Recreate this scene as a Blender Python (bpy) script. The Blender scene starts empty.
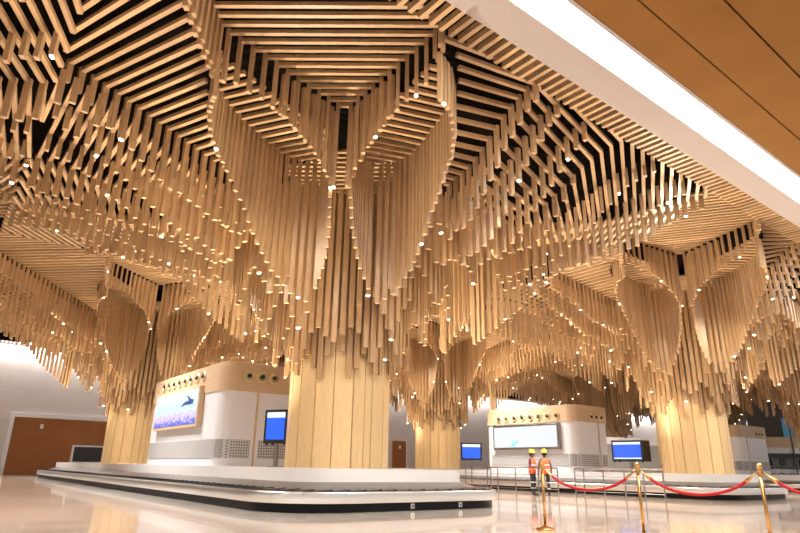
import bpy, math, random
from mathutils import Vector, Matrix
random.seed(7)
PI = math.pi
scene = bpy.context.scene
COL = scene.collection
sin, cos, rad = math.sin, math.cos, math.radians

# ------------------------------------------------------------------ materials
def new_mat(name):
    m = bpy.data.materials.new(name); m.use_nodes = True
    nt = m.node_tree
    return m, nt, nt.nodes['Principled BSDF']

def plain(name, col, rough=.5, metal=0., emit=None, strength=1., coat=0.):
    m, nt, b = new_mat(name)
    b.inputs['Base Color'].default_value = (*col, 1)
    b.inputs['Roughness'].default_value = rough
    b.inputs['Metallic'].default_value = metal
    if coat:
        b.inputs['Coat Weight'].default_value = coat
        b.inputs['Coat Roughness'].default_value = .1
    # faint surface wear so no surface is perfectly flat in tone
    no = nt.nodes.new('ShaderNodeTexNoise'); no.inputs['Scale'].default_value = 6; no.inputs['Detail'].default_value = 3
    tc = nt.nodes.new('ShaderNodeTexCoord'); nt.links.new(tc.outputs['Object'], no.inputs['Vector'])
    mr = nt.nodes.new('ShaderNodeMapRange'); mr.inputs['To Min'].default_value = max(.02, rough-.05); mr.inputs['To Max'].default_value = min(1, rough+.05)
    nt.links.new(no.outputs['Fac'], mr.inputs['Value']); nt.links.new(mr.outputs['Result'], b.inputs['Roughness'])
    if emit:
        b.inputs['Emission Color'].default_value = (*emit, 1)
        b.inputs['Emission Strength'].default_value = strength
    return m

def wood(name, c1, c2, rough=.45, island=.0, scale=(6, 6, .8), noise=5., isl_lo=.8):
    m, nt, b = new_mat(name); N = nt.nodes; K = nt.links
    tc = N.new('ShaderNodeTexCoord'); mp = N.new('ShaderNodeMapping'); mp.inputs['Scale'].default_value = scale
    no = N.new('ShaderNodeTexNoise'); no.inputs['Scale'].default_value = noise; no.inputs['Detail'].default_value = 4
    K.new(tc.outputs['Object'], mp.inputs['Vector']); K.new(mp.outputs['Vector'], no.inputs['Vector'])
    cr = N.new('ShaderNodeValToRGB')
    cr.color_ramp.elements[0].position = .3; cr.color_ramp.elements[0].color = (*c1, 1)
    cr.color_ramp.elements[1].position = .7; cr.color_ramp.elements[1].color = (*c2, 1)
    K.new(no.outputs['Fac'], cr.inputs['Fac'])
    out = cr.outputs['Color']
    if island:
        g = N.new('ShaderNodeNewGeometry'); mr = N.new('ShaderNodeMapRange')
        mr.inputs['To Min'].default_value = isl_lo; mr.inputs['To Max'].default_value = 1.12
        K.new(g.outputs['Random Per Island'], mr.inputs['Value'])
        hs = N.new('ShaderNodeHueSaturation'); K.new(mr.outputs['Result'], hs.inputs['Value']); K.new(out, hs.inputs['Color'])
        out = hs.outputs['Color']
    K.new(out, b.inputs['Base Color'])
    b.inputs['Roughness'].default_value = rough
    return m

MW = wood('pale oak batten', (.43, .275, .145), (.52, .345, .185), .32, 1)
MPLANK = wood('yellow oak plank', (.72, .53, .275), (.80, .61, .34), .38, 1, (5, 5, .5), isl_lo=.86)
MVEN = wood('oak veneer', (.58, .42, .26), (.65, .48, .31), .4, 0, (1, 1, 9), 2.)
MBROWN = wood('dark brown veneer', (.29, .10, .018), (.35, .125, .026), .4, 0, (.6, .6, 6), 2.)
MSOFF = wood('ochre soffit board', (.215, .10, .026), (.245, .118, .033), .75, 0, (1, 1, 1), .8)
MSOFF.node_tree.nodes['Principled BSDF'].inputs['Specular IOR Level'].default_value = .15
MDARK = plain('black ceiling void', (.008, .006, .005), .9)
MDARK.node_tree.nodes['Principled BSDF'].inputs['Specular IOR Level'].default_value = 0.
MWHITE = plain('white enamel panel', (.82, .83, .87), .32)
MFASC = plain('white solid surface', (.80, .79, .80), .3)
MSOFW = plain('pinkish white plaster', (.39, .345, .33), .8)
MSTEEL = plain('brushed stainless steel', (.82, .81, .80), .30, 1.)
MRAIL = plain('satin steel tube', (.30, .285, .275), .35, 1.)
MBLACK = plain('black kick plate', (.006, .006, .007), .4)
MBLACK.node_tree.nodes['Principled BSDF'].inputs['Specular IOR Level'].default_value = .15
MRUB = plain('dark rubber belt', (.055, .055, .06), .35)
MBLKPL = plain('black plastic', (.012, .012, .014), .35)
MBRASS = plain('polished brass', (.52, .31, .11), .28, 1.)
MCHROME = plain('chrome', (.8, .8, .8), .15, 1.)
MRED = plain('red velvet', (.38, .004, .009), .8)
MNOZ = plain('pale champagne metal', (.72, .60, .36), .3, .6)
MGREY = plain('grey partition', (.36, .37, .37), .4)
MDGREY = plain('grey brown cladding', (.11, .095, .08), .6)
MBLUE = plain('blue glazed sign', (.05, .19, .30), .3, 0, (.06, .22, .32), .2)
MTIP = plain('led tip', (1, .95, .85), .4, 0, (1, .84, .62), 7.)
MSTRIP = plain('led strip diffuser', (1, 1, 1), .4, 0, (1, .955, .90), 12.)
MTIP.cycles.emission_sampling = 'NONE'
MSKIN = plain('brown skin', (.16, .075, .045), .55)
MHAIR = plain('dark hair', (.012, .01, .009), .6)
MTROU = plain('black work trousers', (.012, .012, .018), .8)
MSHIRT = plain('dark plum shirt', (.06, .022, .045), .8)
MVEST = plain('orange safety vest', (.85, .12, .035), .7)
MREFL = plain('silver reflective tape', (.62, .62, .60), .4)
MHELM = plain('yellow hard hat', (.80, .55, .05), .35)
MSHOE = plain('black work shoe', (.015, .014, .014), .5)
MLABEL = plain('white sticker', (.8, .8, .8), .5)
MFOAM = plain('dark opening', (.008, .009, .009), .25)

def floor_mat():
    m, nt, b = new_mat('polished beige marble'); N = nt.nodes; K = nt.links
    tc = N.new('ShaderNodeTexCoord'); mp = N.new('ShaderNodeMapping'); mp.inputs['Rotation'].default_value = (0, 0, rad(-37))
    K.new(tc.outputs['Object'], mp.inputs['Vector'])
    br = N.new('ShaderNodeTexBrick'); br.inputs['Scale'].default_value = 1
    br.inputs['Brick Width'].default_value = 1.8; br.inputs['Row Height'].default_value = .9
    br.inputs['Mortar Size'].default_value = .004; br.offset = .5
    br.inputs['Color1'].default_value = (.60, .49, .41, 1); br.inputs['Color2'].default_value = (.68, .57, .49, 1)
    br.inputs['Mortar'].default_value = (.26, .2, .16, 1)
    K.new(mp.outputs['Vector'], br.inputs['Vector'])
    m2 = N.new('ShaderNodeMapping'); m2.inputs['Scale'].default_value = (.5, 3.2, 1); K.new(mp.outputs['Vector'], m2.inputs['Vector'])
    no = N.new('ShaderNodeTexNoise'); no.inputs['Scale'].default_value = 1.4; no.inputs['Detail'].default_value = 7; no.inputs['Distortion'].default_value = .8
    K.new(m2.outputs['Vector'], no.inputs['Vector'])
    cr = N.new('ShaderNodeValToRGB'); cr.color_ramp.elements[0].position = .36; cr.color_ramp.elements[0].color = (.70, .66, .62, 1)
    cr.color_ramp.elements[1].position = .66; cr.color_ramp.elements[1].color = (1.18, 1.16, 1.14, 1)
    K.new(no.outputs['Fac'], cr.inputs['Fac'])
    mx = N.new('ShaderNodeMix'); mx.data_type = 'RGBA'; mx.blend_type = 'MULTIPLY'; mx.inputs['Factor'].default_value = 1
    K.new(br.outputs['Color'], mx.inputs['A']); K.new(cr.outputs['Color'], mx.inputs['B'])
    # pale stone border laid round the front carousel
    sp = N.new('ShaderNodeSeparateXYZ'); K.new(mp.outputs['Vector'], sp.inputs['Vector'])
    def mth(op, a, c, d=None):
        n = N.new('ShaderNodeMath'); n.operation = op
        for i, x in enumerate((a, c)):
            if isinstance(x, (int, float)): n.inputs[i].default_value = x
            elif x is not None: K.new(x, n.inputs[i])
        return n.outputs[0]
    ca, cb = math.cos(rad(37)), math.sin(rad(37))
    am, bmm = -1.65*ca+17.3*cb, 1.65*cb+17.3*ca
    da = mth('SUBTRACT', mth('ABSOLUTE', mth('SUBTRACT', sp.outputs['X'], am+.25), 0), 3.5)
    db = mth('SUBTRACT', mth('ABSOLUTE', mth('SUBTRACT', sp.outputs['Y'], bmm+13.9), 0), 17.1)
    inb = mth('LESS_THAN', mth('MAXIMUM', da, db), 1.35)
    m3 = N.new('ShaderNodeMix'); m3.data_type = 'RGBA'; K.new(inb, m3.inputs['Factor'])
    m3.inputs['B'].default_value = (.74, .69, .64, 1); K.new(mx.outputs['Result'], m3.inputs['A'])
    K.new(m3.outputs['Result'], b.inputs['Base Color'])
    b.inputs['Roughness'].default_value = .13; b.inputs['IOR'].default_value = 1.6
    b.inputs['Coat Weight'].default_value = .5; b.inputs['Coat Roughness'].default_value = .04
    return m
MFLOOR = floor_mat()
MBAND = plain('pale marble band', (.70, .63, .57), .10, coat=.5)

def wall_mat():
    m, nt, b = new_mat('white tiled wall'); N = nt.nodes; K = nt.links
    tc = N.new('ShaderNodeTexCoord')
    br = N.new('ShaderNodeTexBrick'); br.inputs['Scale'].default_value = 1
    br.inputs['Brick Width'].default_value = 2.4; br.inputs['Row Height'].default_value = 1.2
    br.inputs['Mortar Size'].default_value = .012; br.inputs['Mortar Smooth'].default_value = .3
    br.inputs['Color1'].default_value = (.66, .62, .61, 1); br.inputs['Color2'].default_value = (.63, .59, .58, 1)
    br.inputs['Mortar'].default_value = (.52, .47, .45, 1)
    sx = N.new('ShaderNodeSeparateXYZ'); cx = N.new('ShaderNodeCombineXYZ')
    K.new(tc.outputs['Object'], sx.inputs['Vector']); K.new(sx.outputs['X'], cx.inputs['X']); K.new(sx.outputs['Z'], cx.inputs['Y'])
    K.new(cx.outputs['Vector'], br.inputs['Vector']); K.new(br.outputs['Color'], b.inputs['Base Color'])
    b.inputs['Roughness'].default_value = .5
    return m
MWALL = wall_mat()

def grille_mat():
    m, nt, b = new_mat('perforated grey grille'); N = nt.nodes; K = nt.links
    tc = N.new('ShaderNodeTexCoord'); ch = N.new('ShaderNodeTexChecker'); ch.inputs['Scale'].default_value = 1
    mp = N.new('ShaderNodeMapping'); mp.inputs['Scale'].default_value = (17, 17, 17); mp.inputs['Rotation'].default_value = (0, rad(45), 0)
    K.new(tc.outputs['Object'], mp.inputs['Vector']); K.new(mp.outputs['Vector'], ch.inputs['Vector'])
    ch.inputs['Color1'].default_value = (.22, .22, .22, 1); ch.inputs['Color2'].default_value = (.62, .62, .63, 1)
    K.new(ch.outputs['Color'], b.inputs['Base Color']); b.inputs['Roughness'].default_value = .5
    return m
MGRILLE = grille_mat()

def screen_mat(kind):
    """lit picture on a display, in the display's own generated coordinates"""
    m, nt, b = new_mat('lit display ' + kind); N = nt.nodes; K = nt.links
    tc = N.new('ShaderNodeTexCoord'); sx = N.new('ShaderNodeSeparateXYZ'); K.new(tc.outputs['Generated'], sx.inputs['Vector'])
    cr = N.new('ShaderNodeValToRGB'); E = cr.color_ramp.elements
    if kind == 'blossom':
        no = N.new('ShaderNodeTexNoise'); no.inputs['Scale'].default_value = 16; no.inputs['Detail'].default_value = 6
        K.new(tc.outputs['Generated'], no.inputs['Vector'])
        ad = N.new('ShaderNodeMath'); ad.operation = 'MULTIPLY_ADD'; ad.inputs[1].default_value = .8; ad.inputs[2].default_value = -.40
        K.new(no.outputs['Fac'], ad.inputs[0]); a2 = N.new('ShaderNodeMath'); a2.operation = 'ADD'
        K.new(ad.outputs[0], a2.inputs[0]); K.new(sx.outputs['Z'], a2.inputs[1]); K.new(a2.outputs[0], cr.inputs['Fac'])
        E[0].position = 0; E[0].color = (.06, .12, .62, 1); E[1].position = 1; E[1].color = (.82, .95, 1, 1)
        for p, c in ((.12, (.22, .25, .85, 1)), (.22, (.85, .62, .82, 1)), (.30, (.45, .45, .9, 1)), (.36, (.75, .66, .9, 1)), (.5, (.50, .84, .97, 1))):
            e = E.new(p); e.color = c
        st = .72
    elif kind == 'pale':
        K.new(sx.outputs['X'], cr.inputs['Fac'])
        E[0].color = (.93, .97, 1, 1); E[1].color = (.80, .95, .98, 1); st = .56
    else:
        K.new(sx.outputs['Z'], cr.inputs['Fac']); cr.color_ramp.interpolation = 'CONSTANT'
        E[0].position = 0; E[0].color = (.004, .10, .85, 1); E[1].position = .80; E[1].color = (.72, .86, 1, 1)
        if kind == 'blue with two bars':
            E[1].position = .86; e = E.new(.07); e.color = (.004, .10, .85, 1); E[0].color = (.72, .86, 1, 1)
        st = .8
    K.new(cr.outputs['Color'], b.inputs['Emission Color']); b.inputs['Emission Strength'].default_value = st
    b.inputs['Base Color'].default_value = (.02, .02, .02, 1); b.inputs['Roughness'].default_value = .2
    return m
MSC_BLOSSOM, MSC_PALE, MSC_BLUE, MSC_BLUE2 = screen_mat('blossom'), screen_mat('pale'), screen_mat('blue with header'), screen_mat('blue with two bars')
MNAVY = plain('navy picture motif', (.01, .02, .1), .4, 0, (.012, .04, .22), .5)
MPINK = plain('pink picture motif', (.5, .3, .4), .4, 0, (.85, .36, .66), .62)
MSKY = plain('sky blue picture motif', (.1, .3, .5), .4, 0, (.14, .36, .80), .55)

# ------------------------------------------------------------------ mesh helpers
class MB:
    def __init__(s): s.v = []; s.f = []; s.smooth = False
    def quadbox(s, pts):
        n = len(s.v); s.v += pts
        s.f += [(n, n+3, n+2, n+1), (n+4, n+5, n+6, n+7), (n, n+1, n+5, n+4), (n+1, n+2, n+6, n+5), (n+2, n+3, n+7, n+6), (n+3, n, n+4, n+7)]
        return s
    def rod(s, x, y, z0, z1, ang, w, d):
        c, q = cos(ang), sin(ang); a, b = w/2, d/2
        o = [(-a, -b), (a, -b), (a, b), (-a, b)]
        P = [(x+c*i-q*j, y+q*i+c*j) for i, j in o]
        return s.quadbox([(px, py, z0) for px, py in P] + [(px, py, z1) for px, py in P])
    def batten(s, p, q, w, h):
        dx, dy = q[0]-p[0], q[1]-p[1]; l = math.hypot(dx, dy) or 1
        nx, ny = -dy/l*w/2, dx/l*w/2
        A = [(p[0]-nx, p[1]-ny), (q[0]-nx, q[1]-ny), (q[0]+nx, q[1]+ny), (p[0]+nx, p[1]+ny)]
        Z = [p[2], q[2], q[2], p[2]]
        return s.quadbox([(a[0], a[1], z) for a, z in zip(A, Z)] + [(a[0], a[1], z+h) for a, z in zip(A, Z)])
    def box(s, x0, x1, y0, y1, z0, z1):
        return s.quadbox([(x0, y0, z0), (x1, y0, z0), (x1, y1, z0), (x0, y1, z0), (x0, y0, z1), (x1, y0, z1), (x1, y1, z1), (x0, y1, z1)])
    def loft(s, rings, closed=True, cap0=False, cap1=False):
        n = len(s.v); m = len(rings[0])
        for r in rings: s.v += [tuple(p) for p in r]
        for i in range(len(rings)-1):
            for j in range(m if closed else m-1):
                a, b = n+i*m+j, n+i*m+(j+1) % m
                s.f.append((a, b, b+m, a+m))
        if cap0: s.f.append(tuple(range(n+m-1, n-1, -1)))
        if cap1: s.f.append(tuple(range(n+(len(rings)-1)*m, n+len(rings)*m)))
        return s
    def lathe(s, prof, seg=20, cx=0, cy=0):
        return s.loft([[(cx+r*cos(2*PI*k/seg), cy+r*sin(2*PI*k/seg), z) for k in range(seg)] for r, z in prof], True, True, True)
    def tube(s, pts, r, seg=8):
        rings = []; pts = [Vector(p) for p in pts]
        for i, p in enumerate(pts):
            t = (pts[min(i+1, len(pts)-1)] - pts[max(i-1, 0)]).normalized()
            u = t.cross(Vector((0, 0, 1)) if abs(t.z) < .95 else Vector((1, 0, 0))).normalized(); w = u.cross(t)
            rr = r[i] if isinstance(r, (list, tuple)) else r
            rings.append([p + u*rr*cos(2*PI*k/seg) + w*rr*sin(2*PI*k/seg) for k in range(seg)])
        return s.loft(rings, True, True, True)
    def build(s, name, mat, parent=None, world=False):
        """link as ONE mesh object; vertices are local to the parent unless world=True"""
        v = s.v
        if world and parent is not None:
            inv = parent.matrix_basis.inverted(); v = [tuple(inv @ Vector(p)) for p in v]
        me = bpy.data.meshes.new(name); me.from_pydata([tuple(p) for p in v], [], s.f)
        me.materials.append(mat)
        if s.smooth: me.polygons.foreach_set('use_smooth', [True]*len(me.polygons))
        o = bpy.data.objects.new(name, me); COL.objects.link(o)
        if parent is not None: o.parent = parent
        return o

def tag(o, label=None, cat=None, group=None, kind=None):
    if label: o['label'] = label
    if cat: o['category'] = cat
    if group: o['group'] = group
    if kind: o['kind'] = kind
    return o
def empty(name, loc, rz=0.):
    o = bpy.data.objects.new(name, None); COL.objects.link(o)
    o.empty_display_size = .2
    o.location = loc; o.rotation_euler = (0, 0, rz)
    o.matrix_basis = Matrix.Translation(loc) @ Matrix.Rotation(rz, 4, 'Z')
    return o
def bevel(o, w=.01, n=2):
    md = o.modifiers.new('bevel', 'BEVEL'); md.width = w; md.segments = n; md.limit_method = 'ANGLE'
    return o

# ------------------------------------------------------------------ camera
FPX, PITCH, ROLL, CAMH = 600., rad(18.5), rad(1.0), .95
fw = Vector((0, cos(PITCH), sin(PITCH))); up0 = Vector((0, -sin(PITCH), cos(PITCH))); r0 = Vector((1, 0, 0))
rt = r0*cos(ROLL) + up0*sin(ROLL); up = up0*cos(ROLL) - r0*sin(ROLL)
cam = bpy.data.cameras.new('camera'); camo = bpy.data.objects.new('camera', cam); COL.objects.link(camo)
camo.matrix_world = Matrix(((rt.x, up.x, -fw.x, 0), (rt.y, up.y, -fw.y, 0), (rt.z, up.z, -fw.z, CAMH), (0, 0, 0, 1)))
cam.sensor_width = 36; cam.lens = FPX*36/800; cam.clip_start = .05; cam.clip_end = 400
scene.camera = camo
CP = Vector((0, 0, CAMH))
def px(p):   # where a world point falls in the frame; only used to pick which rods are countable
    d = Vector(p)-CP; zc = d.dot(fw)
    if zc < .5: return None
    return 400+FPX*d.dot(rt)/zc, 266.5-FPX*d.dot(up)/zc, zc

# ------------------------------------------------------------------ hall layout
TA = rad(37); EA = (cos(TA), sin(TA)); EB = (-sin(TA), cos(TA))
def ab(o, a, b): return (o[0]+a*EA[0]+b*EB[0], o[1]+a*EA[1]+b*EB[1])
M, R, B, L = (-1.65, 17.3), (12.65, 26.6), (2.57, 39.6), (-13.4, 32.)
R2, B2, NW, WW, BB, R3 = (25.9, 37.6), (17., 50.3), (-15.2, 7.1), (-27., 21.8), (-7.7, 53.2), (30.6, 60.5)
TREES = [M, R, B, L, R2, B2, NW, WW, BB, R3]
PHANTOM = [ab(NW, 0, -17), ab(WW, -17, 0), ab(BB, -17, 0), ab(R2, 17, 0), ab(R3, 17, 0), ab(NW, -17, 0), ab(WW, 0, 17), ab(BB, 0, 17), ab(B2, 0, 17), ab(R3, 0, 17)]
BP, BANG = (.70, 8.46), rad(38.4)                  # the soffit's tree-side edge
BD = (cos(BANG), sin(BANG)); BN = (-BD[1], BD[0])  # BN points to the trees
WP = (-27., 45.)                                   # long tiled wall, along EA
WN = (EA[1], -EA[0])                               # into the hall
ZC, ZTOP = 9.0, 9.5                                # batten ceiling, black void above it

def domain(T):
    hp = []                                        # half planes (point, inward normal)
    for S in TREES+PHANTOM:
        d = math.hypot(S[0]-T[0], S[1]-T[1])
        if 1 < d < 30: hp.append(((.5*(S[0]+T[0]), .5*(S[1]+T[1])), ((T[0]-S[0])/d, (T[1]-S[1])/d)))
    hp.append(((BP[0]+BN[0]*.62, BP[1]+BN[1]*.62), BN))
    hp.append(((WP[0]+WN[0]*2.2, WP[1]+WN[1]*2.2), WN))
    return hp
def hdist(hp, x, y): return min((x-p[0])*n[0]+(y-p[1])*n[1] for p, n in hp)
def clip(hp, p, q):
    t0, t1 = 0., 1.
    for c, n in hp:
        d0 = (p[0]-c[0])*n[0]+(p[1]-c[1])*n[1]; d1 = (q[0]-c[0])*n[0]+(q[1]-c[1])*n[1]
        if d0 < 0 and d1 < 0: return None
        if d0 < 0: t0 = max(t0, d0/(d0-d1))
        elif d1 < 0: t1 = min(t1, d0/(d0-d1))
    return (t0, t1) if t1-t0 > 1e-4 else None
def lerp(t, tab):
    if t <= tab[0][0]: return tab[0][1]
    for (a, x), (b, y) in zip(tab, tab[1:]):
        if t <= b: return x+(y-x)*(t-a)/(b-a)
    return tab[-1][1]
def inside(poly, x, y):
    r = False; j = len(poly)-1
    for i in range(len(poly)):
        (xi, yi), (xj, yj) = poly[i], poly[j]
        if (yi > y) != (yj > y) and x < (xj-xi)*(y-yi)/(yj-yi)+xi: r = not r
        j = i
    return r
def cuts(poly, ang, step, off=0.):
    """lines across a polygon, perpendicular to the direction ang; yields point pairs"""
    c, s = cos(ang), sin(ang)
    U = [(x*c+y*s, -x*s+y*c) for x, y in poly]
    lo, hi = min(u for u, v in U), max(u for u, v in U)
    k = math.ceil((lo-off)/step); out = []
    while off+k*step < hi:
        u = off+k*step; k += 1; vs = []
        for (u0, v0), (u1, v1) in zip(U, U[1:]+U[:1]):
            if (u0 > u) != (u1 > u): vs.append(v0+(v1-v0)*(u-u0)/(u1-u0))
        vs.sort()
        for a, b in zip(vs[::2], vs[1::2]):
            if b-a > .12: out.append(((u*c-a*s, u*s+a*c), (u*c-b*s, u*s+b*c)))
    return out

PROF = [(1.5, 3.85), (1.85, 4.5), (2.2, 5.0), (3., 5.5), (4.2, 6.2), (5., 6.6), (7., 7.6), (8.4, 8.6)]
RMAX = 13.
t40, t60 = math.tan(rad(34)), math.tan(rad(60))
P_WEDGE = [(5., .12), (7.4, 1.95), (7.7, 2.12), (RMAX, 2.12), (RMAX, -2.12), (7.7, -2.12), (7.4, -1.95), (5., -.12)]
CURVE = [(7.65, 2.12), (7.2, 2.35), (6.7, 2.45), (6.2, 2.42), (5.7, 2.27), (5.2, 2.06), (4.7, 1.84), (4.2, 1.6), (3.8, 1.2), (3.66, .66)]
P_LEAF = [(4.4, .34), (5., .22), (7.4, 1.97), (7.65, 2.12)] + CURVE[1:]
P_MID = [(7.72, 2.14), (RMAX, 2.14), (RMAX, RMAX*t40), (3.7, 3.7*t40)] + [(x+.05, y+.12) for x, y in CURVE[6:0:-1]]
P_DIAG = [(3.3, 3.3*t40), (RMAX, RMAX*t40), (RMAX*.8, RMAX*.8*t60), (2.2, 2.2*t60)]
def z_leaf(r): return lerp(r, [(3.7, 8.2), (5, 8.2), (7.7, 8.4)])
def z_mid(r): return lerp(r, [(4, 7.5), (5.5, 7.75), (8, 8.15), (11, 8.5)])
def z_diag(r): return lerp(r, [(3.6, 6.75), (5, 7.15), (8, 7.85), (12, 8.4)])
BLADE = [(3.7, 4.5), (4.2, 5.0), (4.7, 5.4), (5.1, 5.75), (5.6, 6.3), (6.3, 6.9), (7.2, 7.3), (7.7, 7.5)]

def make_tree(T, ax, label, singles, lights, far=False, tier=False, shift=0.):
    base = (T[0], T[1], .9)
    root = tag(empty('timber_tree_column', base), label, 'column', 'timber tree columns', 'thing')
    hp = domain(T)
    rods = []                                       # (x, y, z0, z1, ang, w, d)
    # shaft of vertical planks, and the dark core seen between them
    mb = MB(); a = 0.
    rnd = random.Random(3)
    while a < 2*PI-.05:
        w = rnd.choice((.17, .24, .30, .36)); w = min(w, 2*PI-a)
        n = max(1, int(w/.09)); ro = 1.41+rnd.uniform(-.012, .012)
        o = [(ro*cos(a+w*k/n), ro*sin(a+w*k/n)) for k in range(n+1)]
        i = [(1.36*cos(a+w*k/n), 1.36*sin(a+w*k/n)) for k in range(n, -1, -1)]
        g = .012
        o[0] = (ro*cos(a+g), ro*sin(a+g)); o[-1] = (ro*cos(a+w-g), ro*sin(a+w-g))
        mb.loft([[(x, y, 0) for x, y in o+i], [(x, y, 7.6) for x, y in o+i]], True, True, True)
        a += w
    mb.build('plank_cladding', MPLANK, root)
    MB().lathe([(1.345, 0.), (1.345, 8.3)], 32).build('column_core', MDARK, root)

    c0, s0 = cos(ax), sin(ax)
    def lift(x, y, z):
        d = hdist(hp[-2:], x, y); k = max(0., min(1., 1-d/2.4)); k = k*k*(3-2*k)
        return z+(8.78-z)*k
    for q in range(3):
        for mir in (1, -1):
            qa = q*PI*2/3
            def W(p):
                x, y = p[0], p[1]*mir
                X, Y = x*cos(qa)-y*sin(qa), x*sin(qa)+y*cos(qa)
                return (T[0]+shift+X*c0-Y*s0, T[1]+X*s0+Y*c0)
            jobs = [('mid', P_MID, rad(29), z_mid), ('diag', P_DIAG, rad(50), z_diag), ('leaf', P_LEAF, rad(20), z_leaf)]
            if mir == 1: jobs.insert(0, ('wedge', P_WEDGE, 0., None))
            for kind, poly, ang, zf in jobs:
                mb = MB(); cnt = 0
                for p, e in cuts(poly, ang, .25, .04):
                    wp, we = W(p), W(e)
                    cl = clip(hp, wp, we)
                    if not cl: continue
                    ends = []
                    for t in cl:
                        lp = (p[0]+(e[0]-p[0])*t, p[1]+(e[1]-p[1])*t); wq = W(lp); r = math.hypot(*lp)
                        zz = ZC if kind == 'wedge' else zf(r)
                        if kind != 'leaf' and kind != 'wedge': zz = lift(*wq, zz)
                        elif kind == 'wedge': zz = ZC - (.75*max(0, min(1, hdist(hp, *wq)/1.6-.1)) if tier and lp[0] > 7.55 else 0)
                        ends.append((lp, wq, zz, r, 1e-3 < t < 1-1e-3))
                    if math.hypot(ends[0][1][0]-ends[1][1][0], ends[0][1][1]-ends[1][1][1]) < .1: continue
                    mb.batten((*ends[0][1], ends[0][2]), (*ends[1][1], ends[1][2]), .088, .085); cnt += 1
                    wa = math.atan2(ends[1][1][1]-ends[0][1][1], ends[1][1][0]-ends[0][1][0])
                    for lp, wq, zz, r, clipped in ends:
                        if clipped: continue
                        phi = math.degrees(math.atan2(lp[1], lp[0])); zb = None
                        if kind == 'wedge':
                            if lp[0] < 7.5: zb = min(z_leaf(r)-.30, lerp(r, [(5, 6.9), (5.5, 7.5), (6.2, 7.85), (6.8, 8.1)]))-random.uniform(0, .1)
                            else: zb = lift(*wq, z_mid(r))-.22
                        elif kind == 'mid' and phi > 33.5: zb = zz-lerp(r, [(4, 1.35), (8, 1.15), (11, .8)])*lerp(hdist(hp, *wq), [(0, .3), (2.2, 1)])-.1*random.random()
                        elif kind == 'diag':
                            if phi > 59.5 and mir == 1: zb = lift(*wq, zz-.75-.1*random.random())
                            elif phi < 34.6: zb = lift(*wq, zz-.45-.2*random.random())
                        if zb is not None and zz-zb > .12:
                            rods.append((*wq, zb, zz+.1, wa+PI/2, .12, .08))
                if cnt: mb.build({'wedge': 'ceiling_slat_panel', 'leaf': 'leaf_slat_panel'}.get(kind, 'sloping_slat_panel'), MW, root, True)
            if mir == 1:
                mb = MB()
                for k in range(11):
                    hw = 1.7 if k < 8 else 1.1
                    p, q2_ = W((1.52+.25*k, -hw)), W((1.52+.25*k, hw)); mb.batten((*p, 8.35), (*q2_, 8.35), .088, .085)
                mb.build('inner_slat_panel', MW, root, True)
            # dense blade of rods along the leaf's bulging edge
            for (x0, y0), (x1, y1) in zip(CURVE[:-1], CURVE[1:]):
                l = math.hypot(x1-x0, y1-y0); n = max(1, round(l/.165))
                for k in range(n):
                    lp = (x0+(x1-x0)*k/n, y0+(y1-y0)*k/n); r = math.hypot(*lp); wq = W(lp)
                    if hdist(hp, *wq) < 0: continue
                    da = math.atan2((y1-y0)*mir, x1-x0)+qa+ax
                    rods.append((*wq, lerp(r, BLADE)-.06*random.random(), z_leaf(r)+.1, da, .105, .085))
            # curtains of rods hung along radial lines across the sloping panels
            for fi, (pa, r_in, dl) in enumerate(((41., 4.4, .95), (50.5, 4.4, .85))):
                r = r_in
                while r < 11.5:
                    lp = (r*cos(rad(pa)), r*sin(rad(pa))); wq = W(lp); r += .23
                    hd = hdist(hp, *wq)
                    if hd < .15: continue
                    zt = lift(*wq, z_diag(math.hypot(*lp)))
                    rods.append((*wq, zt-dl*lerp(hd, [(0, .25), (2.5, 1.)])*lerp(r, [(4, 1.3), (8, 1)])-.12*random.random(), zt+.1, rad(pa)*mir+qa+ax, .085, .12))
            # the narrow slit between two leaves
            for k in range(11):
                x = 3.8+k*.125; y = lerp(x, [(3.8, .62), (4.1, .40), (4.5, .27), (5.05, .22)]); wq = W((x, y))
                rods.append((*wq, lerp(x, [(3.8, 4.9), (4.4, 5.9), (5.05, 6.9)]), 8.85, ax+qa, .10, .085))
            for k in range(6):                      # and on along the wedge's point, between its battens
                t = (k+.5)/10; wq = W((5+2.4*t, .2+1.75*t)); r = 5+2.5*t
                rods.append((*wq, lerp(r, [(5, 7.0), (5.5, 7.55), (6.2, 7.9), (6.8, 8.1)]), 8.95, ax+qa+mir*.6, .10, .085))
            # blade continuing outwards along the wedge's side
            if not far:
                x = 7.75
                while x < RMAX:
                    wq = W((x, 2.17)); x += .25
                    if hdist(hp, *wq) > .1: rods.append((*wq, lift(*wq, z_mid(x))-.3, 8.95, ax+qa, .12, .085))
    # a row of short rods along the wedge's outer step
    if tier:
        for q in range(3):
            for k in range(17):
                y = -2.+.25*k; X, Y = 7.62*cos(q*PI*2/3)-y*sin(q*PI*2/3), 7.62*sin(q*PI*2/3)+y*cos(q*PI*2/3)
                wq = (T[0]+X*c0-Y*s0, T[1]+X*s0+Y*c0)
                if hdist(hp, *wq) > .3: rods.append((*wq, 7.75+.06*random.random(), 8.4, ax+q*PI*2/3, .08, .12))
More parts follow.
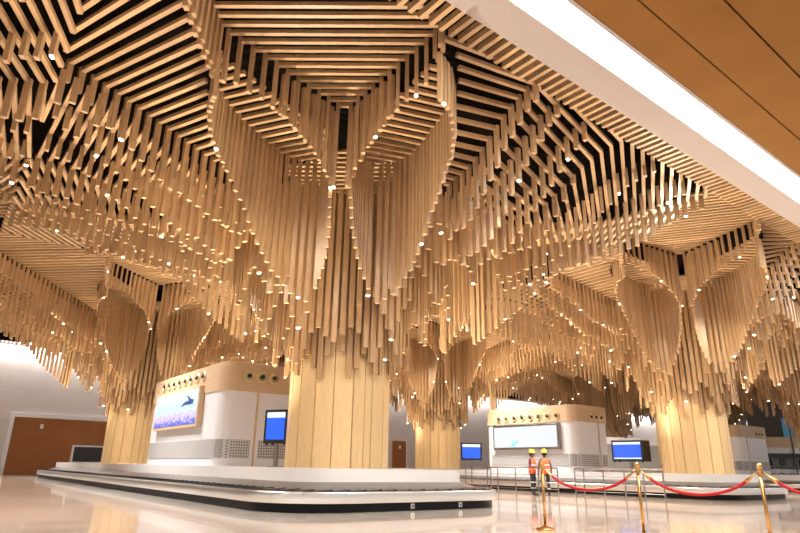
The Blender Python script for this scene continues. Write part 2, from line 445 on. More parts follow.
    # rods round the shaft: a few rings, each a long scalloped curtain
    for ri, (r, zr, amp, step, gap) in enumerate([(1.55, 3.5, .8, .19, 0), (1.92, 4.0, 1.1, .205, 0), (2.45, 4.8, 1.1, .22, 12), (3.1, 5.5, 1.0, .24, 20), (3.9, 6.15, .7, .26, 25), (4.7, 6.6, .5, .28, 28)]):
        n = int(2*PI*r/step)
        for k in range(n):
            th = 2*PI*k/n
            loc = math.degrees(math.atan2(sin(3*th), cos(3*th))/3)     # angle from the nearest wedge axis
            x, y = r*cos(rad(loc)), abs(r*sin(rad(loc)))
            if abs(loc) < gap or inside(P_LEAF, x, y) or inside(P_WEDGE, x, y): continue
            tri = abs(((loc+180+(0, 15, 7, 15, 0, 15)[ri]) / 30) % 1 - .5)*2
            zb = zr + amp*(tri-.5) + random.uniform(-.07, .07)
            if ri < 2: zb += .5*max(0, 1-abs(loc)/14.)
            X, Y = r*cos(th), r*sin(th); wq = (T[0]+X*c0-Y*s0, T[1]+X*s0+Y*c0)
            if hdist(hp, *wq) > 0: rods.append((*wq, zb, 8.35 if r < 3 else lerp(r, [(3, 8.2), (5, 7.3)]), th+ax, .09, .14))
    # which rods are countable in view
    score = []
    for i, rd in enumerate(rods):
        c = px((rd[0], rd[1], (rd[2]+rd[3])/2)); s = 0
        if c and -5 < c[0] < 805 and -5 < c[1] < 500: s = (rd[3]-rd[2])/c[2]**2*((rd[0]-T[0])*(0-T[0])+(rd[1]-T[1])*(0-T[1]) > 0)
        score.append((s, i))
    score.sort(reverse=True)
    pick = set(i for s, i in score[:singles] if s > 0)
    rest = MB(); tiprest = MB(); ntip = 0
    for s, i in score:
        x, y, z0, z1, an, w, d = rods[i]
        tip = (i*7919) % 17 == 0 and (z1-z0) > .35
        m2 = MB().rod(x, y, z0, z1, an, w, d) if i in pick else None
        ro = None
        if m2: m2.build('hanging_rod', MW, root, True)
        else: rest.rod(x, y, z0, z1, an, w, d)
        if tip:
            if ntip < lights: MB().rod(x, y, z0-.03, z0, an, w*.62, d*.62).build('rod_lamp', MTIP, root, True); ntip += 1
            else: tiprest.rod(x, y, z0-.03, z0, an, w*.62, d*.62)
    if rest.v: tag(rest.build('hanging_rods', MW, root, True), kind='stuff')
    if tiprest.v: tag(tiprest.build('rod_lamps', MTIP, root, True), kind='stuff')
    return root

make_tree(M, rad(-91), 'nearest and largest timber tree column, rising from the front baggage carousel', 100, 60, shift=.36)
make_tree(R, rad(-111), 'timber tree column beside the right kiosk, behind the brass rope posts', 100, 50)
make_tree(L, rad(-66), 'timber tree column left of the kiosk with the whale tail screen, before the brown panel', 100, 50)
make_tree(B, rad(-91.5), 'timber tree column just right of the nearest column, beside a small blue screen', 100, 50)
make_tree(R2, rad(-120), 'dim timber tree column at the right edge of the photo', 60, 30, True)
make_tree(B2, rad(-105), 'dark distant timber tree column between the right kiosk and a blue screen', 60, 30, True)
make_tree(NW, rad(-40), 'timber canopy at the upper left corner, its shaft out of view', 60, 30)
make_tree(WW, rad(-50), 'timber canopy at the far left edge above the tiled wall, shaft out of view', 60, 30, True)
make_tree(BB, rad(-85), 'timber tree column hidden behind the nearest column, only its canopy shows', 40, 20, True)
make_tree(R3, rad(-110), 'darkest farthest timber canopy above the small kiosk at right', 40, 20, True)

# ------------------------------------------------------------------ shell
def struct(o): o['kind'] = 'structure'; return o
o = struct(MB().box(-75, 75, -25, 125, -.2, 0).build('floor', MFLOOR))
# void above the battens (tree side only)
def quad_prism(pts, z0, z1): return MB().loft([[(x, y, z0) for x, y in pts], [(x, y, z1) for x, y in pts]], True, True, True)
def beamline(t, n): return (BP[0]+BD[0]*t+BN[0]*n, BP[1]+BD[1]*t+BN[1]*n)
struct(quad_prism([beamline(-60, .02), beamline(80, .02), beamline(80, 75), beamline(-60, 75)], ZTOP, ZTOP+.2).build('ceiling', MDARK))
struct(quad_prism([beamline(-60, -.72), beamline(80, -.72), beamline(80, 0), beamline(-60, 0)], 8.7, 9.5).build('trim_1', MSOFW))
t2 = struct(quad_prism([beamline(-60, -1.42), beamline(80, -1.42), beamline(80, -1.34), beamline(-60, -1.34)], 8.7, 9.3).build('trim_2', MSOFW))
sl = quad_prism([beamline(-60, -1.34), beamline(80, -1.34), beamline(80, -.72), beamline(-60, -.72)], 8.735, 8.78).build('cove_strip_light', MSTRIP)
tag(sl, 'long white strip light running along the pale soffit at upper right', 'light')
mb = MB()
for k in range(10):
    n1 = -1.42-.95*k; n0 = n1-.95+.03
    if k == 0: n0 = -2.12
    else: n1, n0 = -2.15-.95*(k-1), -2.15-.95*k+.035
    P = [beamline(-60, n0), beamline(80, n0), beamline(80, n1), beamline(-60, n1)]
    mb.loft([[(x, y, 8.72) for x, y in P], [(x, y, 8.78) for x, y in P]], True, True, True)
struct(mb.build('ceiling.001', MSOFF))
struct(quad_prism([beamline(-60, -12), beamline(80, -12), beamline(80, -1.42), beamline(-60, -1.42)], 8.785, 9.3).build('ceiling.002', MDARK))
# short battens butting against the soffit
mb = MB(); t = -22.
while t < 40:
    p, q = beamline(t, .0), beamline(t, .66)
    mb.batten((*p, 8.74), (*q, 8.74), .095, .14); t += .25
struct(mb.build('trim_3', MW))

mb = MB(); t = -38.
while t < 112:
    p = ab(WP, t, 0); q = (p[0]+WN[0]*2.3, p[1]+WN[1]*2.3)
    p = (p[0]+WN[0]*.75, p[1]+WN[1]*.75); mb.batten((*p, 8.95), (*q, 8.85), .1, .09); t += .25
struct(mb.build('trim_4', MW))
def wall_piece(name, p, ang, length, h, mat, thick=.3):
    e = MB().box(0, length, 0, thick, 0, h).build(name, mat)
    e.location = (p[0], p[1], 0); e.rotation_euler = (0, 0, ang); return struct(e)
WS = ab(WP, -40, 0)
wall_piece('wall_left', WS, TA, 155, 9.3, MWALL)
# feature panel on the long wall, its frame and the black opening
fp = tag(empty('wood_wall_panel', (*ab(WP, -.95, 0), 0), TA), 'large brown wood wall panel with pale frame, at far left', 'wall panel')
MB().box(.25, 9.9, -.12, 0, .02, 3.95).build('panel_board', MBROWN, fp)
mb = MB().box(0, .25, -.16, 0, 0, 4.2); mb.box(.25, 10, -.16, 0, 3.95, 4.2); mb.build('frame', MWHITE, fp)
lv = MB().box(4.3, 6.85, -.2, -.12, .9, 2.12).build('opening_frame', MWHITE, fp)
MB().box(4.45, 6.7, -.22, -.2, .95, 2.0).build('dark_opening', MFOAM, lv)
MB().box(1.95, 2.15, -.2, -.12, 3.2, 3.5).build('sign_plate', MLABEL, fp)
dd = tag(empty('brown_door', (*ab(WP, 33.2, 0), 0), TA), 'narrow brown door in the far tiled wall, right of the nearest column', 'door')
MB().box(0, 1.75, -.12, 0, 0, 3.55).build('leaf', MBROWN, dd)
MB().box(1.75, 2.0, -.2, 0, 0, 3.6).build('jamb', MWALL, dd)
MB().box(.75, 1.05, -.14, -.12, 2.8, 3.1).build('sign_plate', MLABEL, dd)

# ------------------------------------------------------------------ carousels
def rr(a0, a1, b0, b1, rd, n=10, rs=None):
    out = []; rs = rs or rd; rl = rd
    for (ca, cb, s, rd) in ((a1-rs, b0+rs, -90, rs), (a1-rl, b1-rl, 0, rl), (a0+rl, b1-rl, 90, rl), (a0+rl, b0+rl, 180, rl)):
        for k in range(n+1):
            t = rad(s+90*k/n); out.append((ca+rd*cos(t), cb+rd*sin(t)))
    return out
def carousel(T, a0, a1, b0, b1, label, stickers=(), rdm=1.75, rds=1.5):
    root = tag(empty('baggage_carousel', (*T, 0), TA), label, 'baggage carousel', 'baggage carousels')
    def ring(ins, z): return [(x, y, z) for x, y in rr(a0+ins, a1-ins, b0+ins, b1-ins, max(.3, rdm-ins), 14, max(.3, rds-ins))]
    MB().loft([ring(.10, 0), ring(.10, .20)], True, True, True).build('kick_plate', MBLACK, root)
    mb = MB().loft([ring(.09, .19), ring(0, .19), ring(-.012, .205), ring(-.012, .40), ring(0, .425), ring(.07, .43), ring(.09, .40)]); mb.smooth = True; mb.build('bumper', MSTEEL, root)
    # overlapping crescent plates of the belt
    mb = MB(); inner = ring(.55, .53); outer = ring(.09, .425)
    def walk(r_, step):
        P = [Vector(p) for p in r_]+[Vector(r_[0])]; out = []; carry = 0.
        for u, v in zip(P, P[1:]):
            l = (v-u).length; s = carry
            while s < l: out.append(u+(v-u)*(s/l)); s += step
            carry = s-l
        return out
    O = walk(outer, .42); n = len(O)
    cx, cy = (a0+a1)/2, 0
    for k in range(n):
        p, q = O[k], O[(k+1) % n]; d = (q-p)
        if d.length > 1: continue
        nrm = Vector((-d.y, d.x, 0)).normalized()
        p2, q2 = p+nrm*.36, q+nrm*.36
        mb.loft([[p+Vector((0, 0, .0)), q+Vector((0, 0, .03)), q2+Vector((0, 0, .05)), p2+Vector((0, 0, .02))],
                 [p+Vector((0, 0, .02)), q+Vector((0, 0, .05)), q2+Vector((0, 0, .07)), p2+Vector((0, 0, .04))]], True, True, True)
    mb.build('belt', MRUB, root)
    MB().loft([ring(.40, .445), ring(.97, .605)]).build('skirt', MRAIL, root)
    MB().loft([ring(.95, .59), ring(.95, .90)], True, True, True).build('deck', MFASC, root)
    for (x, y, r_) in stickers:
        e = MB().box(-.055, .055, -.012, 0, .05, .155).build('sticker', MLABEL, root); e.location = (x, y, 0); e.rotation_euler = (0, 0, r_)
        e2 = MB().box(-.02, .02, -.016, -.012, .08, .125).build('symbol', MBLACK, e)
    return root
carousel(M, -3.25, 3.75, -3.2, 31, 'front baggage carousel with white deck and steel bumper, at left', [(.22, -3.09, 0), (1.72, -3.09, 0)])
carousel(R, -3.2, 3.15, -2.6, 27, 'second baggage carousel behind the steel railing, at right')
carousel(R2, -3.2, 3.15, -3, 20, 'far carousel with a white deck under the small right kiosk')

# ------------------------------------------------------------------ kiosks
def kiosk(T, a0, a1, b0, ln, label, zt, nozL, nozR, scr, rightdiv, kind):
    """kiosk on a carousel deck; local x along EA (right face), y along EB (left face), origin at the near corner"""
    root = tag(empty('service_kiosk', (*ab(T, a0, b0), .9), TA), label, 'kiosk', 'kiosks on the carousel decks')
    w = a1-a0; H = zt-.9; zb = 3.16-.9
    def ring(o_, z, rd=.5): return [(x, y, z) for x, y in rr(-o_, w+o_, -o_, ln+o_, rd, 8)]
    mb = MB().loft([ring(0, 0), ring(0, zb)], True, True, True); mb.build('body', MWHITE, root)
    MB().loft([ring(.05, zb), ring(.05, H-.03), ring(-.02, H)], True, True, True).build('header_band', MVEN, root)
    def disc(cx, n, r0_, r1_, name, mat, par, face):
        prof = r0_
        rings = []
        for r_, d in prof:
            rg = []
            for k in range(18):
                t = 2*PI*k/18
                if face == 'L': rg.append((-.05-d, cx+r_*cos(t), n+r_*sin(t)))
                else: rg.append((cx+r_*cos(t), -.05-d, n+r_*sin(t)))
            rings.append(rg if face == 'R' else rg[::-1])
        m_ = MB().loft(rings, True, False, True); m_.smooth = False
        return m_.build(name, mat, par)
    for face, (c_list, z) in (('L', nozL), ('R', nozR)):
        for c in c_list:
            j = disc(c, z-.9, [(.19, 0), (.19, .03), (.155, .06), (.12, .05), (.10, .02)], 0, 'air_nozzle', MNOZ, root, face)
            disc(c, z-.9, [(.065, .02), (.065, .07), (.045, .085)], 0, 'nozzle_core', MBLKPL, j, face)
    # grilles
    gz0, gz1 = 1.13-.9, 1.68-.9
    arc = [(.5+.52*cos(rad(180+15*k)), .5+.52*sin(rad(180+15*k))) for k in range(7)]
    path = [(-.02, ln-.5)] + arc + [(rightdiv-.15, -.02)]
    back = [(.02 if x < .02 else x+.03, .02 if y < .02 else y+.03) for x, y in path]
    mb = MB()
    for (p, q), (p2, q2) in zip(zip(path, path[1:]), zip(back, back[1:])):
        mb.quadbox([(*p, gz0), (*q, gz0), (*q2, gz0), (*p2, gz0), (*p, gz1), (*q, gz1), (*q2, gz1), (*p2, gz1)])
    mb.build('grille', MGRILLE, root)
    if w-.4 > rightdiv+.3: MB().box(rightdiv+.15, w-.4, -.02, 0, gz0, gz1).build('grille', MGRILLE, root)
    MB().box(rightdiv-.03, rightdiv+.03, -.03, 0, 0, zb).build('divider_strip', MVEN, root)
    # display
    y0, y1, z0, z1 = scr; z0 -= .9; z1 -= .9
    fr = MB().box(-.2, -.0, y0-.1, y1+.1, z0-.1, z1+.1); fr = bevel(fr.build('display_frame', MVEN if kind == 'whale' else MRAIL, root), .02)
    ds = MB().box(-.215, -.2, y0, y1, z0, z1).build('display', MSC_BLOSSOM if kind == 'whale' else MSC_PALE, fr)
    ly, lz = y1-y0, z1-z0
    def flat(pts, mat, name='picture_motif'):     # u from the picture's left edge (far end), v up
        P = [(y1-u*ly, z0+v*lz) for u, v in pts]
        MB().loft([[(-.216, a, b) for a, b in P], [(-.222, a, b) for a, b in P]], True, True, True).build(name, mat, fr)
    if kind == 'whale':
        flat([(.64, .54), (.72, .66), (.77, .69), (.82, .69), (.80, .78), (.75, .84), (.82, .82), (.86, .74), (.93, .70), (.92, .58), (.84, .57), (.76, .58)], MNAVY)
        flat([(.71, .80), (.76, .87), (.83, .84), (.77, .84)], MSKY)
    elif kind == 'pale':
        flat([(.46, .86), (.50, .92), (.58, .94), (.66, .91), (.58, .92), (.50, .87), (.46, .82)], MSKY)
        flat([(.38, .52), (.44, .62), (.54, .74), (.56, .60), (.50, .45), (.42, .34)], MPINK)
        flat([(.28, .02), (.30, .18), (.38, .36), (.42, .34), (.38, .20), (.33, .02)], MSKY)
    return root
kiosk(M, -2., 2.1, 3.6, 7.7, 'larger wood banded kiosk at left with a picture of a dark tail on its screen', 4.08,
      ([1.78+.60*k for k in range(8)], 3.74), ([.76, 1.2, 1.64], 3.65), (1.72, 6.25, 2.2, 3.33), 1.15, 'whale')
kiosk(R, -2., .85, 4.6, 5.85, 'wood banded kiosk with a pale lit screen, behind the two workers', 3.95,
      ([.92+.541*k for k in range(8)], 3.44), ([1.32, 1.72, 2.12], 3.42), (.85, 4.95, 2.0, 3.0), 1.9, 'pale')
kiosk(R2, -2., 2.4, 4.2, 4., 'small distant wood banded kiosk right of the right tree column', 3.95,
      ([.9+.5*k for k in range(4)], 3.44), ([2.6, 3., 3.4], 3.42), (.9, 3.2, 2.0, 3.0), 1.2, 'pale')

# ------------------------------------------------------------------ flight information screens
def info_screen(p, rz, w, h, zc, mat, label, depth=.22, twin=False):
    root = tag(empty('information_screen', (*p, .9), rz), label, 'screen', 'blue screens on posts')
    z = zc-.9
    hs = bevel(MB().box(-w/2, w/2, 0, depth, z-h/2, z+h/2).build('housing', MBLKPL, root), .02)
    MB().box(-w/2+.09, w/2-.09, -.012, 0, z-h/2+.1, z+h/2-.08).build('display', mat, hs)
    mb = MB().box(-.05, .05, depth*.3, depth*.3+.08, 0, z-h/2); mb.build('post', MRAIL, root)
    MB().box(-.2, .2, 0, .3, 0, .02).build('base_plate', MRAIL, root)
    mb = MB()
    for x in (-w/2+.05, -w/2+.25, w/2-.12): mb.box(x, x+.06, .05, .12, z-h/2-.05, z-h/2)
    mb.build('bracket', MBLKPL, root)
    return root
info_screen((-3.42, 17.45), rad(-24), .78, .92, 1.99, MSC_BLUE, 'blue information screen on a post, left of the nearest column', .3)
info_screen((4.28, 36.), rad(-2), 1.2, .95, 1.88, MSC_BLUE, 'small blue information screen left of the pale lit screen')
info_screen((10.05, 27.35), rad(-48), 1.45, .88, 1.80, MSC_BLUE2, 'blue information screen left of the right tree column', .7)

# ------------------------------------------------------------------ brass posts and red ropes
def make_post():
    root = empty('rope_post', (0, 0, 0))
    mb = MB().lathe([(.165, 0), (.165, .018), (.15, .03), (.06, .05), (.03, .07)], 28); mb.smooth = True; mb.build('base', MBRASS, root)
    mb = MB().lathe([(.024, .06), (.024, .93), (.024, .93)], 18); mb.smooth = True; mb.build('pole', MBRASS, root)
    mb = MB().lathe([(.03, .925), (.034, .94), (.03, .955), (.03, .985), (.036, .99), (.03, 1.0), (.022, 1.005)], 20); mb.smooth = True; mb.build('collar', MBRASS, root)
    mb = MB().lathe([(.014, 1.0)]+[(.042*cos(t), 1.04+.042*sin(t)) for t in [rad(x) for x in range(-70, 89, 12)]], 20); mb.smooth = True; mb.build('ball_finial', MBRASS, root)
    return root
POSTS = [((2.50, 10.85), 'brass rope post nearest the two workers, farthest from the camera'), ((3.66, 9.6), 'middle brass rope post in front of the right tree column'),
         ((4.83, 8.4), 'rightmost brass rope post seen, before the small right kiosk'), ((6.0, 7.2), 'brass rope post beyond the right edge holding the last rope')]
proto = make_post()
for i, (p, lb) in enumerate(POSTS):
    if i == 0: o = proto
    else:
        o = proto.copy(); COL.objects.link(o)
        for ch in proto.children:
            c = ch.copy(); c.parent = o; COL.objects.link(c)
    o.location = (*p, 0); tag(o, lb, 'rope post', 'brass rope posts')
RL = ['red velvet rope nearest the two workers, between the farthest posts', 'red velvet rope in front of the right tree column', 'red velvet rope running out of the right edge of the photo']
for i in range(3):
    (x0, y0), (x1, y1) = POSTS[i][0], POSTS[i+1][0]
    root = tag(empty('velvet_rope', ((x0+x1)/2, (y0+y1)/2, .66)), RL[i], 'rope', 'red velvet ropes')
    d = Vector((x1-x0, y1-y0, 0)); L_ = d.length; d.normalize()
    def P(t): # t 0..1 between posts
        s = .04+t*(L_-.08); u = 2*t-1
        return Vector((x0+d.x*s, y0+d.y*s, .655+.315*(.75*u*u+.25*u**4)))
    mb = MB().tube([P(.07+.86*k/26) for k in range(27)], .021, 10); mb.smooth = True; mb.build('rope', MRED, root, True)
    for a_, b_ in ((.0, .075), (1., .925)):
        mb = MB().tube([P(a_), P(a_+(b_-a_)*.5), P(b_), P(b_+(b_-a_)*.25)], [.008, .012, .026, .026], 10); mb.smooth = True; mb.build('end_hook', MBRASS, root, True)

# ------------------------------------------------------------------ steel railing, three lengths
RPTS = [[(3.5, 32.), (3.66, 30.8), (4.1, 28.6)], [(4.22, 27.2), (4.35, 25.9), (4.95, 25.45), (5.75, 24.95), (6.3, 24.5)], [(6.75, 24.0), (7.0, 23.7), (7.55, 23.15), (8.1, 22.55), (8.55, 21.95), (9.0, 21.4)]]
RLAB = ['far length of steel railing below the small blue screen', 'length of steel railing behind the two workers', 'near length of steel railing before the right carousel']
RPTS[1] = [(4.15, 27.9), (4.3, 26.9), (4.9, 26.1), (5.7, 25.5), (6.35, 25.0)]
for pts, lb in zip(RPTS, RLAB):
    root = tag(empty('steel_railing', (*pts[0], 0)), lb, 'railing', 'steel railings')
    for k, (x, y) in enumerate(pts):
        MB().tube([(x, y, 0), (x, y, 1.0)], .026, 8).build('post', MRAIL, root, True)
    MB().tube([(x, y, 1.02) for x, y in pts], .032, 8).build('top_rail', MRAIL, root, True)
    for z in (.22, .5, .75): MB().tube([(x, y, z) for x, y in pts], .012, 6).build('cross_rail', MRAIL, root, True)

# ------------------------------------------------------------------ background right: service area
sb = tag(empty('service_counter', (29.5, 50., 0), rad(-8)), 'grey service counter with wood canopy and blue sign at the right edge', 'counter')
MB().box(0, 12, 2.2, 2.5, 0, 7.6).build('back_panel', MDGREY, sb)
MB().box(0, 12, 0, 2.2, 2.95, 3.75).build('canopy', MVEN, sb)
MB().box(0, 12, .1, 2.2, 2.5, 2.95).build('fascia', MWHITE, sb)
MB().box(0, 12, .3, 2.2, 0, .95).build('desk', MGREY, sb)
MB().box(0, 12, .25, 2.2, .95, 1.3).build('desk_top', MWHITE, sb)
MB().box(0, 12, 2.15, 2.2, 1.3, 2.5).build('recess', MGREY, sb)
MB().box(2.5, 7, 2.1, 2.2, 3.8, 5.4).build('sign', MBLUE, sb)
MB().box(2.0, 2.1, -.05, 0, 0, 6.0).build('mullion', MDGREY, sb)
MB().box(0, 12, .05, .1, 2.15, 2.5).build('shadow_strip', MBLKPL, sb)
# row of black task chairs behind the counter's rail
def make_chair():
    root = empty('task_chair', (0, 0, 0))
    bevel(MB().box(-.24, .24, -.24, .24, .44, .52).build('seat', MBLKPL, root), .03)
    bevel(MB().loft([[(-.22, .22, .6), (.22, .22, .6), (.22, .28, .6), (-.22, .28, .6)], [(-.26, .26, .95), (.26, .26, .95), (.26, .32, .95), (-.26, .32, .95)], [(-.17, .3, 1.15), (.17, .3, 1.15), (.17, .35, 1.15), (-.17, .35, 1.15)]], True, True, True).build('backrest', MBLKPL, root), .02)
    MB().tube([(0, .26, .62), (0, .2, .46), (0, 0, .44)], .025, 8).build('back_stem', MBLKPL, root)
    MB().tube([(0, 0, .08), (0, 0, .45)], .03, 8).build('gas_lift', MCHROME, root)
    for k in range(5):
        t = 2*PI*k/5
        MB().tube([(0, 0, .1), (.28*cos(t), .28*sin(t), .05)], .025, 6).build('foot', MBLKPL, root)
    return root
ch0 = make_chair()
for i in range(4):
    if i == 0: o = ch0
    else:
        o = ch0.copy(); COL.objects.link(o)
        for ch in ch0.children:
            c = ch.copy(); c.parent = o; COL.objects.link(c)
    o.location = (27.75+.74*i, 46.85-.09*i, .9); o.rotation_euler = (0, 0, rad(180+20*((i*37) % 5-2)))
    tag(o, 'black task chair in the row on the pale platform at right edge', 'chair', 'black task chairs before the service counter')
pl = tag(MB().box(0, 5, 0, .9, .0, .9).build('platform', MFASC), 'pale low platform under the black task chairs', 'platform')
pl.location = (27.2, 46.4, 0); pl.rotation_euler = (0, 0, rad(-7))
ch_fix = [o for o in COL.objects if o.name.startswith('task_chair')]
pl.scale = (1, 1, 1)
# pale partition behind the right screen
pt = tag(empty('white_partition', (11.8, 36.5, 0), rad(20)), 'white topped grey glass partition behind the blue screen at right', 'partition')
MB().box(0, 7, 0, .12, 0, 2.45).build('glass_panel', MGREY, pt)
MB().box(-.02, 7.02, -.03, .15, 2.45, 2.85).build('cap', MWHITE, pt)
for x in (0, 2.3, 4.6, 6.9): MB().box(x, x+.06, -.02, 0, 0, 2.45).build('mullion', MRAIL, pt)

# ------------------------------------------------------------------ people
def skin_mesh(name, joints, edges, sub=2):
    me = bpy.data.meshes.new(name); me.from_pydata([j[0] for j in joints], edges, [])
    o = bpy.data.objects.new(name, me); COL.objects.link(o)
    sk = o.modifiers.new('skin', 'SKIN')
    for i, j in enumerate(joints):
        rr_ = j[1] if isinstance(j[1], tuple) else (j[1], j[1])
        me.skin_vertices[0].data[i].radius = rr_
        me.skin_vertices[0].data[i].use_root = (i == 0)
    sk.use_smooth_shade = True
    su = o.modifiers.new('sub', 'SUBSURF'); su.levels = sub; su.render_levels = sub
    dg = bpy.context.evaluated_depsgraph_get(); me2 = bpy.data.meshes.new_from_object(o.evaluated_get(dg))
    o.modifiers.clear(); o.data = me2; me2.name = name
    return o
def person(loc, rz, label, hold, turn):
    root = tag(empty('person', loc, rz), label, 'person'); root.scale = (.94, .94, .94)
    J, E = [], []
    def add(p, r, par=None):
        J.append((p, r)); 
        if par is not None: E.append((par, len(J)-1))
        return len(J)-1
    # faces local -Y
    pel = add((0, 0, .93), (.155, .11)); wa = add((0, 0, 1.08), (.14, .10), pel); chs = add((0, .01, 1.27), (.165, .115), wa)
    sh = add((0, .01, 1.40), (.12, .09), chs); nk = add((0, 0, 1.50), .052, sh); hd0 = add((0, -.015, 1.57), (.07, .085), nk); hd1 = add((0, -.01, 1.66), (.078, .098), hd0); add((0, 0, 1.72), (.05, .06), hd1)
    tips = []
    for s in (-1, 1):
        s1 = add((s*.17, .01, 1.39), .062, sh)
        if hold: el = add((s*.235, .0, 1.12), .044, s1); wr = add((s*.10, -.22, 1.10), .03, el); h1 = add((s*.06, -.29, 1.11), (.036, .02), wr); dirn = Vector((-s*.4, -.9, .0)).normalized()
        else: el = add((s*.25, .03, 1.11), .044, s1); wr = add((s*.25, -.07, .88), .03, el); h1 = add((s*.25, -.10, .80), (.02, .038), wr); dirn = Vector((0, -.25, -.95)).normalized()
        tips.append((Vector(J[h1][0]), dirn, s))
        hp_ = add((s*.095, 0, .86), .098, pel); kn = add((s*.11, -.02, .48), .063, hp_); an = add((s*.12, .02, .09), .043, kn)
        add((s*.125, -.06, .045), (.042, .036), an); add((s*.13, -.17, .035), (.038, .028), len(J)-1)
    body = skin_mesh('body', J, E, 2); body.parent = root
    # fingers, nose and ears share the body's one surface object
    body.data.materials.clear()
    for m_ in (MSKIN, MTROU, MSHOE, MSHIRT): body.data.materials.append(m_)
    for p in body.data.polygons:
        c = p.center
        arm = abs(c.x) > .19 or (hold and c.y < -.13)
        if c.z < .085: i = 2
        elif c.z < 1.0 and not arm: i = 1
        elif c.z < 1.0 and abs(c.x) < .2: i = 1
        elif arm and c.z < 1.16: i = 0
        elif c.z < 1.46: i = 3
        else: i = 0
        p.material_index = i
        p.use_smooth = True
    extra = MB()
    for c, dn, s in tips:
        side = dn.cross(Vector((0, 0, 1)) if hold else Vector((1, 0, 0))).normalized(); nrm = side.cross(dn)
        for k, ln in enumerate((.062, .075, .072, .056)):
            b0 = c+side*(-.027+.018*k)+dn*.02
            extra.tube([b0, b0+dn*ln*.5-nrm*.006, b0+dn*ln*.8-nrm*.022, b0+dn*ln*.9-nrm*.038], [.0095, .009, .008, .006], 6)
        b0 = c+side*(-.03)*s
        extra.tube([b0-dn*.02, b0-side*.022*s+dn*.015, b0-side*.024*s+dn*.045], [.011, .010, .007], 6)
    extra.tube([(0, -.108, 1.63), (0, -.128, 1.60), (0, -.115, 1.59)], [.008, .014, .012], 6)
    for s in (-1, 1): extra.tube([(s*.083, 0, 1.645), (s*.092, .01, 1.62), (s*.083, .005, 1.59)], [.012, .014, .01], 6)
    ex = extra.build('fingers', MSKIN)
    import bmesh
    bm = bmesh.new(); bm.from_mesh(body.data); bm.from_mesh(ex.data); bm.to_mesh(body.data); bm.free()
    bpy.data.objects.remove(ex)
    # eyes and mouth
    face = MB()
    for s in (-1, 1): face.box(s*.032-.012, s*.032+.012, -.116, -.105, 1.632, 1.645)
    face.box(-.022, .022, -.112, -.10, 1.555, 1.562)
    face.build('face_features', MHAIR, root)
    # vest: open shell round the torso
    rings = []
    for z, rx, ry in ((.86, .20, .15), (.98, .195, .145), (1.10, .19, .14), (1.24, .205, .15), (1.34, .205, .145), (1.42, .15, .115), (1.465, .085, .085)):
        rings.append([(rx*cos(2*PI*k/24), ry*sin(2*PI*k/24)+.005, z) for k in range(24)])
    mb = MB().loft(rings); mb.smooth = True; v = mb.build('vest', MVEST, root)
    v.modifiers.new('thick', 'SOLIDIFY').thickness = .012
    mb = MB()
    for z in (1.0, 1.17):
        mb.loft([[(.203*cos(2*PI*k/24), .158*sin(2*PI*k/24)+.005, z+dz) for k in range(24)] for dz in (0, .045)])
    tag(mb.build('reflective_tape', MREFL, v))
    mb = MB()
    for s in (-1, 1): mb.loft([[(s*.11+.078*cos(2*PI*k/16), -.02+.078*sin(2*PI*k/16), z) for k in range(16)] for z in (.50, .54)])
    for s in (-1, 1): mb.loft([[(s*.116+.068*cos(2*PI*k/16), -.005+.068*sin(2*PI*k/16), z) for k in range(16)] for z in (.28, .315)])
    mb.build('trouser_tape', MREFL, root)
    # hair fringe below the helmet
    mb = MB().loft([[(.088*cos(t), .012+.10*sin(t), z) for t in [rad(a) for a in range(-5, 186, 10)]] for z in (1.56, 1.62, 1.70)], False)
    mb.smooth = True; hr = mb.build('hair', MHAIR, root); hr.modifiers.new('thick', 'SOLIDIFY').thickness = .01
    mb = MB().loft([[(r_*cos(2*PI*k/24)*.92, r_*sin(2*PI*k/24)*1.08-(.02 if z < 1.69 else 0), z) for k in range(24)] for r_, z in ((.118, 1.675), (.145, 1.68), (.145, 1.688), (.122, 1.695), (.120, 1.74), (.105, 1.785), (.07, 1.815), (.02, 1.828))], True, False, True)
    mb.smooth = True; hm = mb.build('hard_hat', MHELM, root)
    MB().batten((0, -.10, 1.80), (0, .10, 1.80), .03, .035).build('ridge', MHELM, hm)
    return root
person((5.32, 24.75, 0), rad(55), 'left worker in yellow hard hat and orange vest with dark sleeves, facing the other worker', True, 0)
person((5.68, 24.2, 0), rad(172), 'worker in yellow hard hat and full orange vest, on the right, back turned', False, 0)

# ------------------------------------------------------------------ lights
def lamp(kind, name, loc, energy, col, **kw):
    l = bpy.data.lights.new(name, kind); l.energy = energy; l.color = col
    for k, v in kw.items(): setattr(l, k, v)
    o = bpy.data.objects.new(name, l); COL.objects.link(o); o.location = loc
    return o
WARM = (1, .85, .65); NEUT = (1, .92, .82)
def aim(o, d): o.rotation_euler = Vector(d).to_track_quat('-Z', 'Y').to_euler()
# uplights standing on the decks round the four near trunks
for T, e in ((M, 1.), (R, 1.), (L, .9), (B, .9)):
    for a_, b_ in ((2.2, .4), (2.1, -1.9), (-2.1, .4), (-2.1, -1.9)):
        p = ab(T, a_, b_); d = (T[0]-p[0], T[1]-p[1])
        o = lamp('SPOT', 'deck_uplight', (*p, 1.0), 2300*e, WARM, spot_size=rad(100), spot_blend=1., shadow_soft_size=.2)
        aim(o, (-.18*d[0], -.18*d[1], 1))
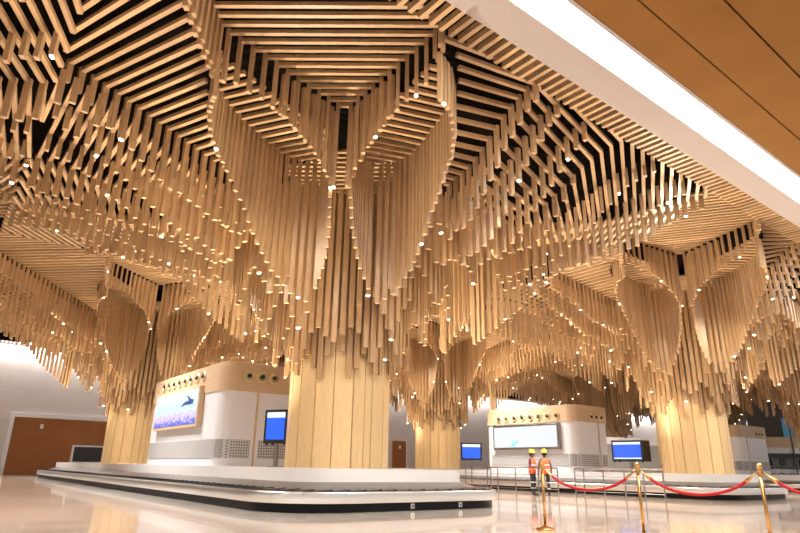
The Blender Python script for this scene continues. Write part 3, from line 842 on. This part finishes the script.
# downlights in the canopy valleys between the trees
for T, e in ((M, 1.), (R, 1.), (L, 1.), (B, .9), (NW, 1.), (WW, .9), (BB, .4), (R2, .25), (B2, .25)):
    for a_, b_ in ((8.3, 0), (4.4, 8.3), (-4.4, 8.3), (-8.3, 0), (0, -7.6)):
        x, y = ab(T, a_, b_)
        if (x-BP[0])*BN[0]+(y-BP[1])*BN[1] < .3 or (x-WP[0])*WN[0]+(y-WP[1])*WN[1] < 1: continue
        o = lamp('SPOT', 'canopy_downlight', (x, y, 7.0), 1900*e, NEUT, spot_size=rad(104), spot_blend=.7, shadow_soft_size=.7)
# unseen spots added under the canopies to brighten the four near trunks
for T in (M, R, L, B):
    for a_, b_ in ((-5.6, -5.2), (1.2, -7.6), (-7.4, 1.2)):
        p = ab(T, a_, b_)
        o = lamp('SPOT', 'fill_spot', (*p, 6.8), 430 if T is not M else 260, (1, .86, .66), spot_size=rad(58), spot_blend=1., shadow_soft_size=.3)
        aim(o, (T[0]-p[0], T[1]-p[1], 2.6-6.8))
# uplights lying on the kiosk roofs
for T, pts in ((M, ((-1, 4.4), (1.2, 4.4), (-1, 9), (1, 9))), (R, ((-1.4, 5.4), (.2, 5.4), (-1.2, 9.5)))):
    for p in pts:
        o = lamp('SPOT', 'kiosk_roof_uplight', (*ab(T, *p), 4.25), 700, WARM, spot_size=rad(140), spot_blend=1., shadow_soft_size=.15)
        o.rotation_euler = (PI, 0, 0)
# fill lamps added at the ochre ceiling to whiten the near floor
for t_, n_ in ((-9, -5), (-3, -5), (3, -5), (9, -5), (15, -4), (21, -4)):
    lamp('SPOT', 'floor_fill_spot', (*beamline(t_, n_), 8.65), 1500, (1, .94, .88), spot_size=rad(110), spot_blend=.8, shadow_soft_size=.25)
# extra spots without fittings, added to lighten the pale kiosk fronts
for T, p, e in ((M, (-7.2, 7.), 1.), (R, (-7., 8.), 1.4), (R2, (1., -6.), .7)):
    o = lamp('SPOT', 'fill_spot', (*ab(T, *p), 8.2), 1500*e, (1, .95, .92), spot_size=rad(80), spot_blend=1., shadow_soft_size=.4)
    q = ab(T, 0 if p[0] > 0 else -1., 6. if p[0] < 0 else 3.6); aim(o, (q[0]-ab(T, *p)[0], q[1]-ab(T, *p)[1], -6.6))
# washers along the top of the tiled wall
for k in range(9):
    p = ab(WP, -10+13*k, 0)
    o = lamp('AREA', 'wall_washer', (p[0]+WN[0]*.45, p[1]+WN[1]*.45, 9.15), 360, (1, .93, .87), shape='RECTANGLE', size=12.5, size_y=.3)
    o.rotation_euler = (rad(-8), 0, TA)

w = bpy.data.worlds.new('world'); scene.world = w; w.use_nodes = True
w.node_tree.nodes['Background'].inputs['Color'].default_value = (1, .95, .91, 1)
w.node_tree.nodes['Background'].inputs['Strength'].default_value = .40

vs = scene.view_settings
vs.view_transform = 'Standard'; vs.look = 'None'; vs.gamma = 1; vs.use_curve_mapping = False
vs.exposure = .77
scene.cycles.sample_clamp_indirect = 4
scene.cycles.max_bounces = 8
scene.cycles.use_denoising = True
